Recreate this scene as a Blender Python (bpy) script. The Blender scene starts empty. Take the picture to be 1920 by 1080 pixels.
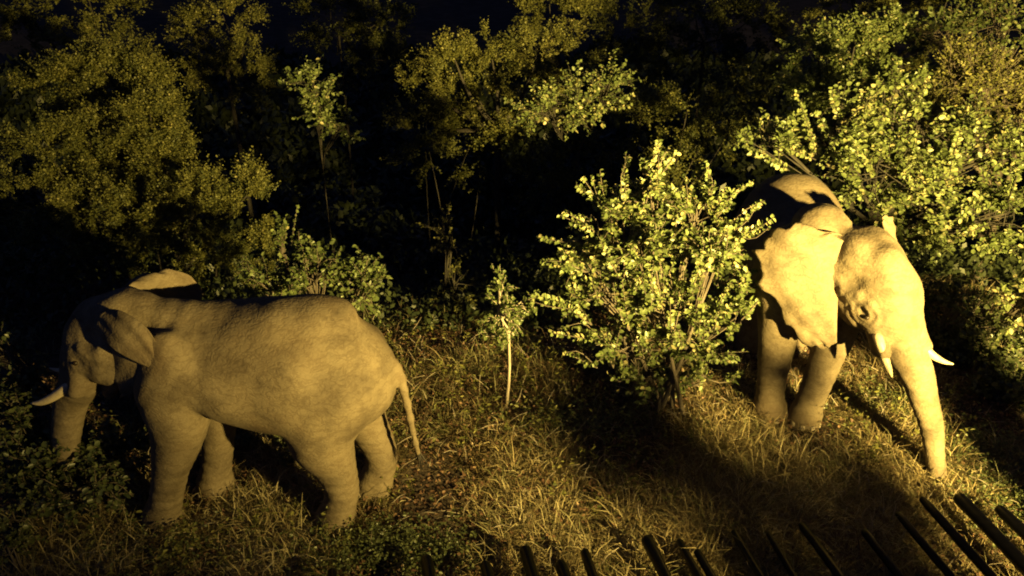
import bpy, math, random
import numpy as np
from mathutils import Vector, Matrix

R = math.radians
rng = np.random.default_rng(7)
random.seed(7)
scene = bpy.context.scene
COL = scene.collection

# ------------------------------------------------------------------ camera, night sky, exposure
cam_data = bpy.data.cameras.new('camera')
cam_data.sensor_width = 36.0
cam_data.lens = 36.0 * 1507 / 1920
cam_data.clip_start = 0.05
cam_data.clip_end = 2000
cam = bpy.data.objects.new('camera', cam_data)
COL.objects.link(cam)
cam.location = (0, 0, 7.5)
cam.rotation_euler = (R(90 - 28), 0, 0)
scene.camera = cam

world = bpy.data.worlds.new('World')
scene.world = world
world.use_nodes = True
wn, wl = world.node_tree.nodes, world.node_tree.links
sky = wn.new('ShaderNodeTexSky')
sky.sky_type = 'NISHITA'
sky.sun_disc = False
sky.sun_elevation = R(-2)
sky.sun_rotation = R(200)
night = wn.new('ShaderNodeMix'); night.data_type = 'RGBA'; night.blend_type = 'MULTIPLY'; night.inputs[0].default_value = 1.0
night.inputs[7].default_value = (.30, .42, 1.0, 1)
wl.new(sky.outputs[0], night.inputs[6]); wl.new(night.outputs[2], wn['Background'].inputs[0])
wn['Background'].inputs[1].default_value = 0.32

LAMP_POS = (8.0, -1.0, 5.0)         # floodlight on its mast right of the viewer (built below)
LAMP_AIM = (5.9, 9.7, 4.9)
LAMP_POWER = 92000.0

scene.view_settings.view_transform = 'Standard'
scene.view_settings.look = 'None'
scene.view_settings.exposure = 0.0
scene.view_settings.gamma = 1.0
scene.view_settings.use_curve_mapping = False
scene.render.engine = 'CYCLES'
scene.cycles.use_denoising = True
scene.cycles.filter_width = 1.9
scene.cycles.max_bounces = 5
scene.cycles.transparent_max_bounces = 8

# ------------------------------------------------------------------ helpers
def tag(o, label=None, cat=None, group=None, kind=None):
    if label: o['label'] = label
    if cat: o['category'] = cat
    if group: o['group'] = group
    if kind: o['kind'] = kind
    return o

def empty(name, loc=(0, 0, 0), rz=0.0):
    o = bpy.data.objects.new(name, None)
    o.empty_display_size = 0.3
    COL.objects.link(o)
    o.location = loc
    o.rotation_euler = (0, 0, rz)
    return o

def np_mesh(name, V, faces, smooth=True, tint=None):
    """faces: list of int arrays (n,k) of constant k each"""
    V = np.asarray(V, np.float32)
    me = bpy.data.meshes.new(name)
    me.vertices.add(len(V))
    me.vertices.foreach_set('co', V.ravel())
    loops = np.concatenate([f.ravel() for f in faces]).astype(np.int32)
    tot = np.concatenate([np.full(len(f), f.shape[1], np.int32) for f in faces])
    start = np.concatenate([[0], np.cumsum(tot)[:-1]]).astype(np.int32)
    me.loops.add(len(loops))
    me.loops.foreach_set('vertex_index', loops)
    me.polygons.add(len(tot))
    me.polygons.foreach_set('loop_start', start)
    me.polygons.foreach_set('loop_total', tot)
    me.polygons.foreach_set('use_smooth', np.full(len(tot), smooth, bool))
    if tint is not None:
        a = me.attributes.new('tint', 'FLOAT', 'POINT')
        a.data.foreach_set('value', np.asarray(tint, np.float32))
    me.update(calc_edges=True)
    me.validate()
    return me

def link(name, me, mat, parent=None, kind=None):
    o = bpy.data.objects.new(name, me)
    if mat is not None and not me.materials:
        me.materials.append(mat)
    COL.objects.link(o)
    if parent is not None:
        o.parent = parent
    if kind: o['kind'] = kind
    return o

def norm(v):
    return v / np.maximum(np.linalg.norm(v, axis=-1, keepdims=True), 1e-9)

def tubes(paths, sides=6):
    """paths: list of (points (n,3), radii (n,)) -> V, faces"""
    Vs, Q, T, off = [], [], [], 0
    ang = np.linspace(0, 2 * np.pi, sides, endpoint=False)
    for P, r in paths:
        P = np.asarray(P, float); r = np.asarray(r, float); n = len(P)
        t = norm(np.gradient(P, axis=0))
        ref = np.array([0.31, 0.17, 0.93]) if abs(t[0][2]) < 0.9 else np.array([0.9, 0.3, 0.1])
        a = norm(np.cross(t, ref)); b = np.cross(t, a)
        ring = P[:, None] + r[:, None, None] * (np.cos(ang)[None, :, None] * a[:, None] + np.sin(ang)[None, :, None] * b[:, None])
        Vs.append(ring.reshape(-1, 3))
        i = np.arange(n - 1)[:, None] * sides; j = np.arange(sides)[None, :]
        q = np.stack([i + j, i + (j + 1) % sides, i + sides + (j + 1) % sides, i + sides + j], -1).reshape(-1, 4) + off
        Q.append(q)
        Vs.append(P[[0, -1]])
        c0, c1 = off + n * sides, off + n * sides + 1
        jj = np.arange(sides)
        T.append(np.stack([np.full(sides, c0), off + (jj + 1) % sides, off + jj], -1))
        T.append(np.stack([np.full(sides, c1), off + (n - 1) * sides + jj, off + (n - 1) * sides + (jj + 1) % sides], -1))
        off += n * sides + 2
    return np.concatenate(Vs), [np.concatenate(Q), np.concatenate(T)]

def catmull(P, n):
    P = np.asarray(P, float)
    Q = np.vstack([2 * P[0] - P[1], P, 2 * P[-1] - P[-2]])
    t = np.linspace(0, len(P) - 1, n)
    i = np.minimum(t.astype(int), len(P) - 2); f = (t - i)[:, None]
    a, b, c, d = Q[i], Q[i + 1], Q[i + 2], Q[i + 3]
    return 0.5 * (2 * b + (c - a) * f + (2 * a - 5 * b + 4 * c - d) * f ** 2 + (3 * b - a - 3 * c + d) * f ** 3)

# ------------------------------------------------------------------ materials
def new_mat(name):
    m = bpy.data.materials.new(name)
    m.use_nodes = True
    n, l = m.node_tree.nodes, m.node_tree.links
    return m, n, l, n['Principled BSDF']

def ramp(n, stops):
    r = n.new('ShaderNodeValToRGB')
    e = r.color_ramp.elements
    while len(e) < len(stops): e.new(0.5)
    for k, (p, c) in enumerate(stops):
        e[k].position = p; e[k].color = (*c, 1)
    return r

def leaf_material(name, stops, trans=0.25, rough=0.45, spec=0.5):
    m, n, l, p = new_mat(name)
    at = n.new('ShaderNodeAttribute'); at.attribute_name = 'tint'
    r = ramp(n, stops)
    l.new(at.outputs['Fac'], r.inputs[0])
    l.new(r.outputs[0], p.inputs['Base Color'])
    p.inputs['Roughness'].default_value = rough
    p.inputs['Specular IOR Level'].default_value = spec
    if trans > 0:
        t = n.new('ShaderNodeBsdfTranslucent')
        l.new(r.outputs[0], t.inputs[0])
        mx = n.new('ShaderNodeMixShader'); mx.inputs[0].default_value = trans
        l.new(p.outputs[0], mx.inputs[1]); l.new(t.outputs[0], mx.inputs[2])
        l.new(mx.outputs[0], n['Material Output'].inputs[0])
    return m

def bark_material(name, c1, c2, scale=9):
    m, n, l, p = new_mat(name)
    tc = n.new('ShaderNodeTexCoord')
    mp = n.new('ShaderNodeMapping'); mp.inputs['Scale'].default_value = (1, 1, 0.25)
    l.new(tc.outputs['Object'], mp.inputs[0])
    nz = n.new('ShaderNodeTexNoise'); nz.inputs['Scale'].default_value = scale; nz.inputs['Detail'].default_value = 8
    l.new(mp.outputs[0], nz.inputs['Vector'])
    r = ramp(n, [(0.3, c1), (0.7, c2)])
    l.new(nz.outputs[0], r.inputs[0]); l.new(r.outputs[0], p.inputs['Base Color'])
    p.inputs['Roughness'].default_value = 0.85
    b = n.new('ShaderNodeBump'); b.inputs['Strength'].default_value = 0.7; b.inputs['Distance'].default_value = 0.02
    l.new(nz.outputs[0], b.inputs['Height']); l.new(b.outputs[0], p.inputs['Normal'])
    return m

M_LEAF = leaf_material('broad_leaf', [(0, (.045, .06, .018)), (.5, (.10, .13, .042)), (.85, (.18, .21, .078)), (1, (.32, .29, .14))], .22, .45, .5)
M_FINE = leaf_material('fine_leaf', [(0, (.05, .06, .02)), (.5, (.12, .12, .032)), (.85, (.19, .185, .055)), (1, (.25, .22, .08))], .25, .55, .35)
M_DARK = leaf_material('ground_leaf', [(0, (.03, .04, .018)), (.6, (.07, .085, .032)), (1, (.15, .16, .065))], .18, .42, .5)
M_GRASS = leaf_material('dry_grass', [(0, (.05, .034, .018)), (.3, (.145, .108, .055)), (.7, (.27, .215, .11)), (.9, (.40, .34, .20)), (1, (.09, .10, .035))], .2, .6, .3)
M_LITTER = leaf_material('leaf_litter', [(0, (.05, .028, .018)), (.5, (.13, .07, .045)), (.85, (.24, .15, .09)), (1, (.36, .28, .2))], .1, .6, .3)
M_BARK = bark_material('bark', (.04, .03, .022), (.13, .105, .08))
M_BARK_DARK = bark_material('dark_bark', (.012, .010, .008), (.04, .033, .025))
M_BARK_PALE = bark_material('pale_bark', (.16, .13, .10), (.36, .31, .25), 14)

def skin_material():
    m, n, l, p = new_mat('elephant_skin')
    tc = n.new('ShaderNodeTexCoord')
    big = n.new('ShaderNodeTexNoise'); big.inputs['Scale'].default_value = 2.3; big.inputs['Detail'].default_value = 6; big.inputs['Roughness'].default_value = .6
    l.new(tc.outputs['Object'], big.inputs['Vector'])
    r = ramp(n, [(.32, (.095, .073, .048)), (.5, (.158, .125, .082)), (.70, (.225, .180, .118))])
    l.new(big.outputs[0], r.inputs[0])
    # fine crazing of the skin
    wob = n.new('ShaderNodeTexNoise'); wob.inputs['Scale'].default_value = 5; wob.inputs['Detail'].default_value = 3
    l.new(tc.outputs['Object'], wob.inputs['Vector'])
    mixv = n.new('ShaderNodeMix'); mixv.data_type = 'VECTOR'; mixv.inputs[0].default_value = .12
    l.new(tc.outputs['Object'], mixv.inputs[4]); l.new(wob.outputs['Color'], mixv.inputs[5])
    mp = n.new('ShaderNodeMapping'); mp.inputs['Scale'].default_value = (1.0, 1.0, 1.9)
    l.new(mixv.outputs[1], mp.inputs[0])
    vor = n.new('ShaderNodeTexVoronoi'); vor.feature = 'DISTANCE_TO_EDGE'; vor.inputs['Scale'].default_value = 19
    l.new(mp.outputs[0], vor.inputs['Vector'])
    vor2 = n.new('ShaderNodeTexVoronoi'); vor2.feature = 'DISTANCE_TO_EDGE'; vor2.inputs['Scale'].default_value = 46
    l.new(mp.outputs[0], vor2.inputs['Vector'])
    nz = n.new('ShaderNodeTexNoise'); nz.inputs['Scale'].default_value = 5.0; nz.inputs['Detail'].default_value = 3; nz.inputs['Roughness'].default_value = .62
    l.new(mp.outputs[0], nz.inputs['Vector'])
    rd = n.new('ShaderNodeMath'); rd.operation = 'SUBTRACT'; rd.inputs[1].default_value = .5; l.new(nz.outputs[0], rd.inputs[0])
    ra = n.new('ShaderNodeMath'); ra.operation = 'ABSOLUTE'; l.new(rd.outputs[0], ra.inputs[0])
    rm = n.new('ShaderNodeMapRange'); rm.interpolation_type = 'SMOOTHSTEP'; rm.inputs[2].default_value = .075; l.new(ra.outputs[0], rm.inputs[0])
    def mr(src, a, b):
        q = n.new('ShaderNodeMapRange'); q.inputs[1].default_value = a; q.inputs[2].default_value = b
        l.new(src, q.inputs[0]); return q.outputs[0]
    crease = mr(vor.outputs['Distance'], 0.0, .22)
    crease2 = mr(vor2.outputs['Distance'], 0.0, .25)
    add = n.new('ShaderNodeMath'); add.operation = 'MULTIPLY_ADD'; add.inputs[1].default_value = .08
    l.new(crease2, add.inputs[0]); l.new(crease, add.inputs[2])
    add2 = n.new('ShaderNodeMath'); add2.operation = 'MULTIPLY_ADD'; add2.inputs[1].default_value = 1.6
    l.new(rm.outputs[0], add2.inputs[0]); l.new(add.outputs[0], add2.inputs[2])
    b = n.new('ShaderNodeBump'); b.inputs['Strength'].default_value = .18; b.inputs['Distance'].default_value = .014
    l.new(add2.outputs[0], b.inputs['Height']); l.new(b.outputs[0], p.inputs['Normal'])
    dk = n.new('ShaderNodeMix'); dk.data_type = 'RGBA'; dk.blend_type = 'MULTIPLY'; dk.inputs[0].default_value = .18
    cr = ramp(n, [(0, (.55, .5, .46)), (1, (1, 1, 1))])
    l.new(crease, cr.inputs[0]); l.new(r.outputs[0], dk.inputs[6]); l.new(cr.outputs[0], dk.inputs[7])
    # crease shade painted into the colour along folds, then dried mud in patches
    fold = n.new('ShaderNodeMix'); fold.data_type = 'RGBA'; fold.blend_type = 'MULTIPLY'; fold.inputs[0].default_value = .38
    fr = ramp(n, [(0, (.52, .46, .40)), (1, (1, 1, 1))])
    l.new(rm.outputs[0], fr.inputs[0]); l.new(dk.outputs[2], fold.inputs[6]); l.new(fr.outputs[0], fold.inputs[7])
    mud = n.new('ShaderNodeTexNoise'); mud.inputs['Scale'].default_value = 1.15; mud.inputs['Detail'].default_value = 9; mud.inputs['Roughness'].default_value = .68
    l.new(tc.outputs['Object'], mud.inputs['Vector'])
    mm = n.new('ShaderNodeMapRange'); mm.inputs[1].default_value = .52; mm.inputs[2].default_value = .66; mm.inputs[4].default_value = .9
    l.new(mud.outputs[0], mm.inputs[0])
    md = n.new('ShaderNodeMix'); md.data_type = 'RGBA'
    l.new(mm.outputs[0], md.inputs[0]); l.new(fold.outputs[2], md.inputs[6]); md.inputs[7].default_value = (.085, .060, .037, 1)
    l.new(md.outputs[2], p.inputs['Base Color'])
    p.inputs['Roughness'].default_value = .8
    p.inputs['Specular IOR Level'].default_value = .25
    return m
M_SKIN = skin_material()

def simple_mat(name, col, rough, spec=.5, nscale=20, var=.3, emit=None):
    m, n, l, p = new_mat(name)
    tc = n.new('ShaderNodeTexCoord')
    nz = n.new('ShaderNodeTexNoise'); nz.inputs['Scale'].default_value = nscale; nz.inputs['Detail'].default_value = 6
    l.new(tc.outputs['Object'], nz.inputs['Vector'])
    r = ramp(n, [(.3, tuple(c * (1 - var) for c in col)), (.7, tuple(min(1, c * (1 + var)) for c in col))])
    l.new(nz.outputs[0], r.inputs[0]); l.new(r.outputs[0], p.inputs['Base Color'])
    p.inputs['Roughness'].default_value = rough
    p.inputs['Specular IOR Level'].default_value = spec
    b = n.new('ShaderNodeBump'); b.inputs['Strength'].default_value = .3; b.inputs['Distance'].default_value = .01
    l.new(nz.outputs[0], b.inputs['Height']); l.new(b.outputs[0], p.inputs['Normal'])
    if emit:
        p.inputs['Emission Color'].default_value = (*emit[0], 1); p.inputs['Emission Strength'].default_value = emit[1]
    return m
M_TUSK = simple_mat('ivory', (.42, .35, .24), .45, .4, 9, .3)
M_NAIL = simple_mat('toenail', (.30, .25, .19), .5, .4, 12, .2)
M_EYE = simple_mat('eye_dark', (.02, .013, .008), .4, .3)
M_HAIR = simple_mat('tail_hair', (.03, .024, .02), .6)
M_TAR = simple_mat('tarred_wood', (.0013, .0012, .0014), .28, .22, 14, .5)
M_STEEL = simple_mat('galvanised_steel', (.25, .25, .26), .45)
M_LENS = simple_mat('lamp_lens', (.8, .7, .4), .2, .5, 5, .05, ((1, .62, .18), 25.0))

def ground_material():
    m, n, l, p = new_mat('bush_soil')
    tc = n.new('ShaderNodeTexCoord')
    a = n.new('ShaderNodeTexNoise'); a.inputs['Scale'].default_value = .9; a.inputs['Detail'].default_value = 8
    b = n.new('ShaderNodeTexNoise'); b.inputs['Scale'].default_value = 14; b.inputs['Detail'].default_value = 10
    l.new(tc.outputs['Object'], a.inputs['Vector']); l.new(tc.outputs['Object'], b.inputs['Vector'])
    mx = n.new('ShaderNodeMath'); mx.operation = 'MULTIPLY_ADD'; mx.inputs[1].default_value = .6
    l.new(b.outputs[0], mx.inputs[0]); l.new(a.outputs[0], mx.inputs[2])
    r = ramp(n, [(.55, (.022, .016, .011)), (.8, (.05, .034, .022)), (1, (.095, .07, .045))])
    l.new(mx.outputs[0], r.inputs[0]); l.new(r.outputs[0], p.inputs['Base Color'])
    p.inputs['Roughness'].default_value = .95
    bp = n.new('ShaderNodeBump'); bp.inputs['Distance'].default_value = .05
    l.new(b.outputs[0], bp.inputs['Height']); l.new(bp.outputs[0], p.inputs['Normal'])
    return m

# ------------------------------------------------------------------ ground
def gz(x, y):
    """lie of the land: level where the animals stand, then a bank falling away into the bush"""
    x = np.asarray(x, float); y = np.asarray(y, float)
    far = np.clip((y - 14) / 12, 0, 1)
    t = np.clip(y - 10.9 - 1.5 / (1 + np.exp(-(x - 1.5) * 2.0)) + .25 * np.sin(x * .7), 0, 20)
    bank = -.42 * t * t / (t + 2.5)                      # the ground falls away behind the animals
    return bank + far * (0.25 * np.sin(x * .31 + 1) * np.cos(y * .27) + .15 * np.sin(x * .11 - y * .17))

def build_ground():
    xs = np.concatenate([[-1200, -500, -200, -90, -50], np.linspace(-36, 36, 97), [50, 90, 200, 500, 1200]])
    ys = np.concatenate([[-600, -200, -60, -20], np.linspace(-8, 56, 86), [80, 140, 300, 700, 1500]])
    X, Y = np.meshgrid(xs, ys, indexing='ij')
    Z = gz(X, Y)
    V = np.stack([X, Y, Z], -1).reshape(-1, 3)
    ny = len(ys)
    i = np.arange(len(xs) - 1)[:, None] * ny; j = np.arange(ny - 1)[None]
    q = np.stack([i + j, i + ny + j, i + ny + j + 1, i + j + 1], -1).reshape(-1, 4)
    o = link('ground', np_mesh('ground', V, [q]), ground_material(), kind='structure')
build_ground()

# ------------------------------------------------------------------ floodlight (outside the frame, right of the viewer)
def build_floodlight():
    root = empty('floodlight', (LAMP_POS[0], LAMP_POS[1] - .35, 0))
    tag(root, 'warm floodlight on a steel mast, out of frame to the right', 'floodlight')
    V, f = tubes([(np.array([[0, 0, 0], [0, 0, 3], [0, 0, LAMP_POS[2] + .1]]), np.array([.07, .06, .05]))], 12)
    link('mast', np_mesh('mast', V, f), M_STEEL, root)
    d = (Vector(LAMP_AIM) - Vector(LAMP_POS)).normalized()
    rot = d.to_track_quat('-Z', 'Y')
    V, f = tubes([(np.array([[0, 0, .38], [0, 0, .3], [0, 0, .02], [0, 0, 0], [0, 0, .03]]), np.array([.06, .14, .2, .215, .19]))], 24)
    h = link('housing', np_mesh('housing', V, f), M_STEEL, root)
    h.location = (0, .35, LAMP_POS[2]); h.rotation_mode = 'QUATERNION'; h.rotation_quaternion = rot
    V, f = tubes([(np.array([[0, 0, .012], [0, 0, -.005]]), np.array([.185, .185]))], 24)
    g = link('lens', np_mesh('lens', V, f), M_LENS, root)
    g.location = h.location; g.rotation_mode = 'QUATERNION'; g.rotation_quaternion = rot
    ld = bpy.data.lights.new('floodlight_beam', 'SPOT')
    ld.energy = LAMP_POWER
    ld.color = (1.0, .72, .19)
    ld.spot_size = R(123); ld.spot_blend = 1.0
    ld.shadow_soft_size = .16
    lo = bpy.data.objects.new('beam', ld)
    COL.objects.link(lo); lo.parent = root
    lo.location = Vector((0, .35, LAMP_POS[2])) + d * .06
    lo.rotation_mode = 'QUATERNION'; lo.rotation_quaternion = rot
    lo.scale = (.86, .58, 1)                              # wide, flat flood beam
build_floodlight()

# ------------------------------------------------------------------ elephants: smooth-union solids meshed by surface nets
class Solid:
    def __init__(s):
        s.pr = []; s.dn = []; s.wr = []
    def ell(s, c, r, k=.12, M=None):
        c = np.asarray(c, float); r = np.asarray(r, float)
        M3 = np.eye(3) if M is None else np.array(M)
        R_ = float(max(r))
        def f(P):
            q = (P - c) @ M3          # M3 columns = local axes
            a = np.linalg.norm(q / r, axis=-1); b = np.linalg.norm(q / r ** 2, axis=-1)
            return a * (a - 1) / np.maximum(b, 1e-6)
        s.pr.append((f, c - R_, c + R_, k))
    def cone(s, a, b, ra, rb, k=.12):
        a = np.asarray(a, float); b = np.asarray(b, float)
        d = b - a; L2 = d @ d
        def f(P):
            t = np.clip(((P - a) @ d) / L2, 0, 1)
            return np.linalg.norm(P - a - t[..., None] * d, axis=-1) - (ra + (rb - ra) * t)
        m = max(ra, rb)
        s.pr.append((f, np.minimum(a, b) - m, np.maximum(a, b) + m, k))
    def dent(s, c, r, k):
        c = np.asarray(c, float)
        s.dn.append((c, r, k))
    def chain(s, pts, k=.08, n=None):
        pts = np.asarray(pts, float)
        if n: pts = catmull(pts, n)
        for p, q in zip(pts[:-1], pts[1:]):
            s.cone(p[:3], q[:3], p[3], q[3], k)
    def loft(s, st, k=.15):
        st = catmull(np.asarray(st, float), 60)
        X, W, ZT, ZB = st.T
        def f(P):
            x = P[..., 0]
            w = np.interp(x, X, W); zt = np.interp(x, X, ZT); zb = np.interp(x, X, ZB)
            h = (zt - zb) / 2; zc = (zt + zb) / 2
            dz = (P[..., 2] - zc) / h
            wy = w * (1 - .10 * np.clip(dz, -1, 1))           # fuller below
            q = (np.abs(P[..., 1] / wy) ** 2.25 + np.abs(dz) ** 2.25) ** (1 / 2.25)
            d = (q - 1) * np.minimum(w, h)
            ex = np.maximum(X[0] - x, x - X[-1])
            return np.maximum(d, ex)
        s.pr.append((f, np.array([X[0], -W.max() * 1.1, ZB.min()]), np.array([X[-1], W.max() * 1.1, ZT.max()]), k))
    def mesh(s, h=.027):
        lo = np.min([p[1] for p in s.pr], 0) - .12; hi = np.max([p[2] for p in s.pr], 0) + .12
        n = np.ceil((hi - lo) / h).astype(int) + 1
        F = np.full(n, .5, np.float32)
        ax = [lo[i] + h * np.arange(n[i]) for i in range(3)]
        for f, a, b, k in s.pr:
            m = k + .08
            i0 = np.maximum(((a - m - lo) / h).astype(int), 0); i1 = np.minimum(((b + m - lo) / h).astype(int) + 2, n)
            sl = tuple(slice(i0[i], i1[i]) for i in range(3))
            G = np.stack(np.meshgrid(*[ax[i][sl[i]] for i in range(3)], indexing='ij'), -1)
            d = f(G); c = F[sl]
            hh = np.maximum(k - np.abs(c - d), 0) / k
            F[sl] = np.minimum(c, d) - hh * hh * k * .25
        # soft, large folds
        G = np.stack(np.meshgrid(*ax, indexing='ij'), -1)
        w = (np.sin(G[..., 0] * 6.1 + 1.3 * np.sin(G[..., 2] * 3.1)) * np.sin(G[..., 2] * 4.3 + G[..., 1] * 3.7) +
             .6 * np.sin(G[..., 0] * 13.0 + 2 * np.sin(G[..., 2] * 5)) * np.sin(G[..., 2] * 7.7 + 4 * G[..., 1]))
        F += (.007 * w).astype(np.float32)
        X_, Y_, Z_ = G[..., 0], G[..., 1], G[..., 2]
        F += (.0045 * np.sin(Z_ * 42 + 3 * np.sin(X_ * 3 + Y_ * 2)) * np.clip((1.35 - Z_) / .5, 0, 1)).astype(np.float32)
        F += (.0042 * np.sin((X_ * .85 + Z_ * .45) * 32 + 4 * np.sin(Z_ * 2.3 + X_ * 1.7) + 2 * Y_) * np.clip((Z_ - 1.2) / .5, 0, 1) * np.clip(.35 + .8 * np.sin(X_ * 2.1 + Z_ * 1.7 + 1), 0, 1)).astype(np.float32)
        for c, r, f, amp in s.wr:                                # creases ringing eyes and ear roots
            d = np.linalg.norm((G - c) * [1, 1, .8], axis=-1)
            F += (amp * np.sin(d * f + 1.5 * np.sin(G[..., 2] * 9 + G[..., 0] * 5)) * np.exp(-(d / r) ** 2)).astype(np.float32)
        for c, r, k in s.dn:
            d = r - np.linalg.norm(G - c, axis=-1)
            hh = np.maximum(k - np.abs(F - d), 0) / k
            F = (np.maximum(F, d) + hh * hh * k * .25).astype(np.float32)
        return self_nets(F, lo, h)

def self_nets(F, lo, h):
    ins = F < 0
    c = ins[:-1, :-1, :-1].astype(np.int8)
    cnt = sum(ins[dx:ins.shape[0] - 1 + dx, dy:ins.shape[1] - 1 + dy, dz:ins.shape[2] - 1 + dz].astype(np.int8) for dx in (0, 1) for dy in (0, 1) for dz in (0, 1))
    act = (cnt > 0) & (cnt < 8)
    idx = np.full(act.shape, -1, np.int64)
    cells = np.argwhere(act)
    idx[act] = np.arange(len(cells))
    pos = np.zeros((len(cells), 3)); num = np.zeros(len(cells))
    corners = [(a, b, d) for a in (0, 1) for b in (0, 1) for d in (0, 1)]
    for ca in corners:
        for axis in range(3):
            if ca[axis]: continue
            cb = list(ca); cb[axis] = 1
            fa = F[cells[:, 0] + ca[0], cells[:, 1] + ca[1], cells[:, 2] + ca[2]]
            fb = F[cells[:, 0] + cb[0], cells[:, 1] + cb[1], cells[:, 2] + cb[2]]
            x = (fa < 0) != (fb < 0)
            t = np.where(x, fa / np.where(x, fa - fb, 1), 0)
            p = np.tile(np.array(ca, float), (len(cells), 1)); p[:, axis] += t
            pos[x] += p[x]; num += x
    V = lo + h * (cells + pos / num[:, None])
    Q = []
    for axis in range(3):
        o1, o2 = [(1, 2), (2, 0), (0, 1)][axis]
        a = ins; sa = [slice(None)] * 3; sb = [slice(None)] * 3
        sa[axis] = slice(0, -1); sb[axis] = slice(1, None)
        A, B = a[tuple(sa)], a[tuple(sb)]
        e = np.argwhere(A != B)
        e = e[(e[:, o1] > 0) & (e[:, o2] > 0) & (e[:, o1] < F.shape[o1] - 1) & (e[:, o2] < F.shape[o2] - 1)]
        flip = ~A[e[:, 0], e[:, 1], e[:, 2]]
        u = np.zeros(3, int); u[o1] = 1; v = np.zeros(3, int); v[o2] = 1
        q = np.stack([idx[tuple((e - u - v).T)], idx[tuple((e - v).T)], idx[tuple(e.T)], idx[tuple((e - u).T)]], -1)
        q[flip] = q[flip][:, ::-1]
        Q.append(q)
    return V, np.concatenate(Q)

def ear_sheet(root, mid, outer, thick=.035, ruffle=.03, jag=1.0, nu=22, nv=44, seed=0, side=1):
    """curved, thick ear flap lofted through three edge curves"""
    r, m, o = catmull(root, nv), catmull(mid, nv), catmull(outer, nv)
    u = np.linspace(0, 1, nu)[:, None, None]
    c = 2 * m - .5 * (r + o)                     # quadratic through the mid curve
    S = (1 - u) ** 2 * r + 2 * u * (1 - u) * c + u ** 2 * o
    du = np.gradient(S, axis=0); dv = np.gradient(S, axis=1)
    N = norm(np.cross(du, dv)) * side
    vv = np.linspace(0, 1, nv)[None, :]; uu = u[:, :, 0]
    rg = np.random.default_rng(seed); ph = rg.random(4) * 6
    wave = ruffle * uu ** 2 * (np.sin(vv * 21 + ph[0]) + .7 * np.sin(vv * 37 + ph[1] + 2 * uu) + .5 * np.sin(vv * 55 + ph[2])) + .012 * uu * np.sin(uu * 14 + vv * 9 + ph[3])
    S = S + N * wave[..., None]
    S = S + (du * nu)[...] * (jag * uu ** 6 * (.03 * np.sin(vv * 47 + ph[1]) + .02 * np.sin(vv * 83 + ph[0])))[..., None]
    th = thick * (1 - .55 * uu)
    A = S + N * th[..., None] / 2; B = S - N * th[..., None] / 2
    V = np.concatenate([A.reshape(-1, 3), B.reshape(-1, 3)])
    n0 = nu * nv
    i = np.arange(nu - 1)[:, None] * nv; j = np.arange(nv - 1)[None]
    q = np.stack([i + j, i + nv + j, i + nv + j + 1, i + j + 1], -1).reshape(-1, 4)
    Qs = [q, q[:, ::-1] + n0]
    ring = np.concatenate([np.arange(nv), np.arange(1, nu) * nv + nv - 1, (nu - 1) * nv + np.arange(nv - 2, -1, -1), np.arange(nu - 2, 0, -1) * nv])
    nx = np.roll(ring, -1)
    Qs.append(np.stack([ring, nx, nx + n0, ring + n0], -1))
    return V, np.concatenate(Qs)

def head_matrix(loc, fwd, pitch, roll=0, sc=1.0):
    fx, fy = fwd
    yaw = math.atan2(fy, fx)
    return Matrix.Translation(loc) @ Matrix.Rotation(yaw, 4, 'Z') @ Matrix.Rotation(pitch, 4, 'Y') @ Matrix.Rotation(roll, 4, 'X') @ Matrix.Scale(sc, 4)

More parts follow.
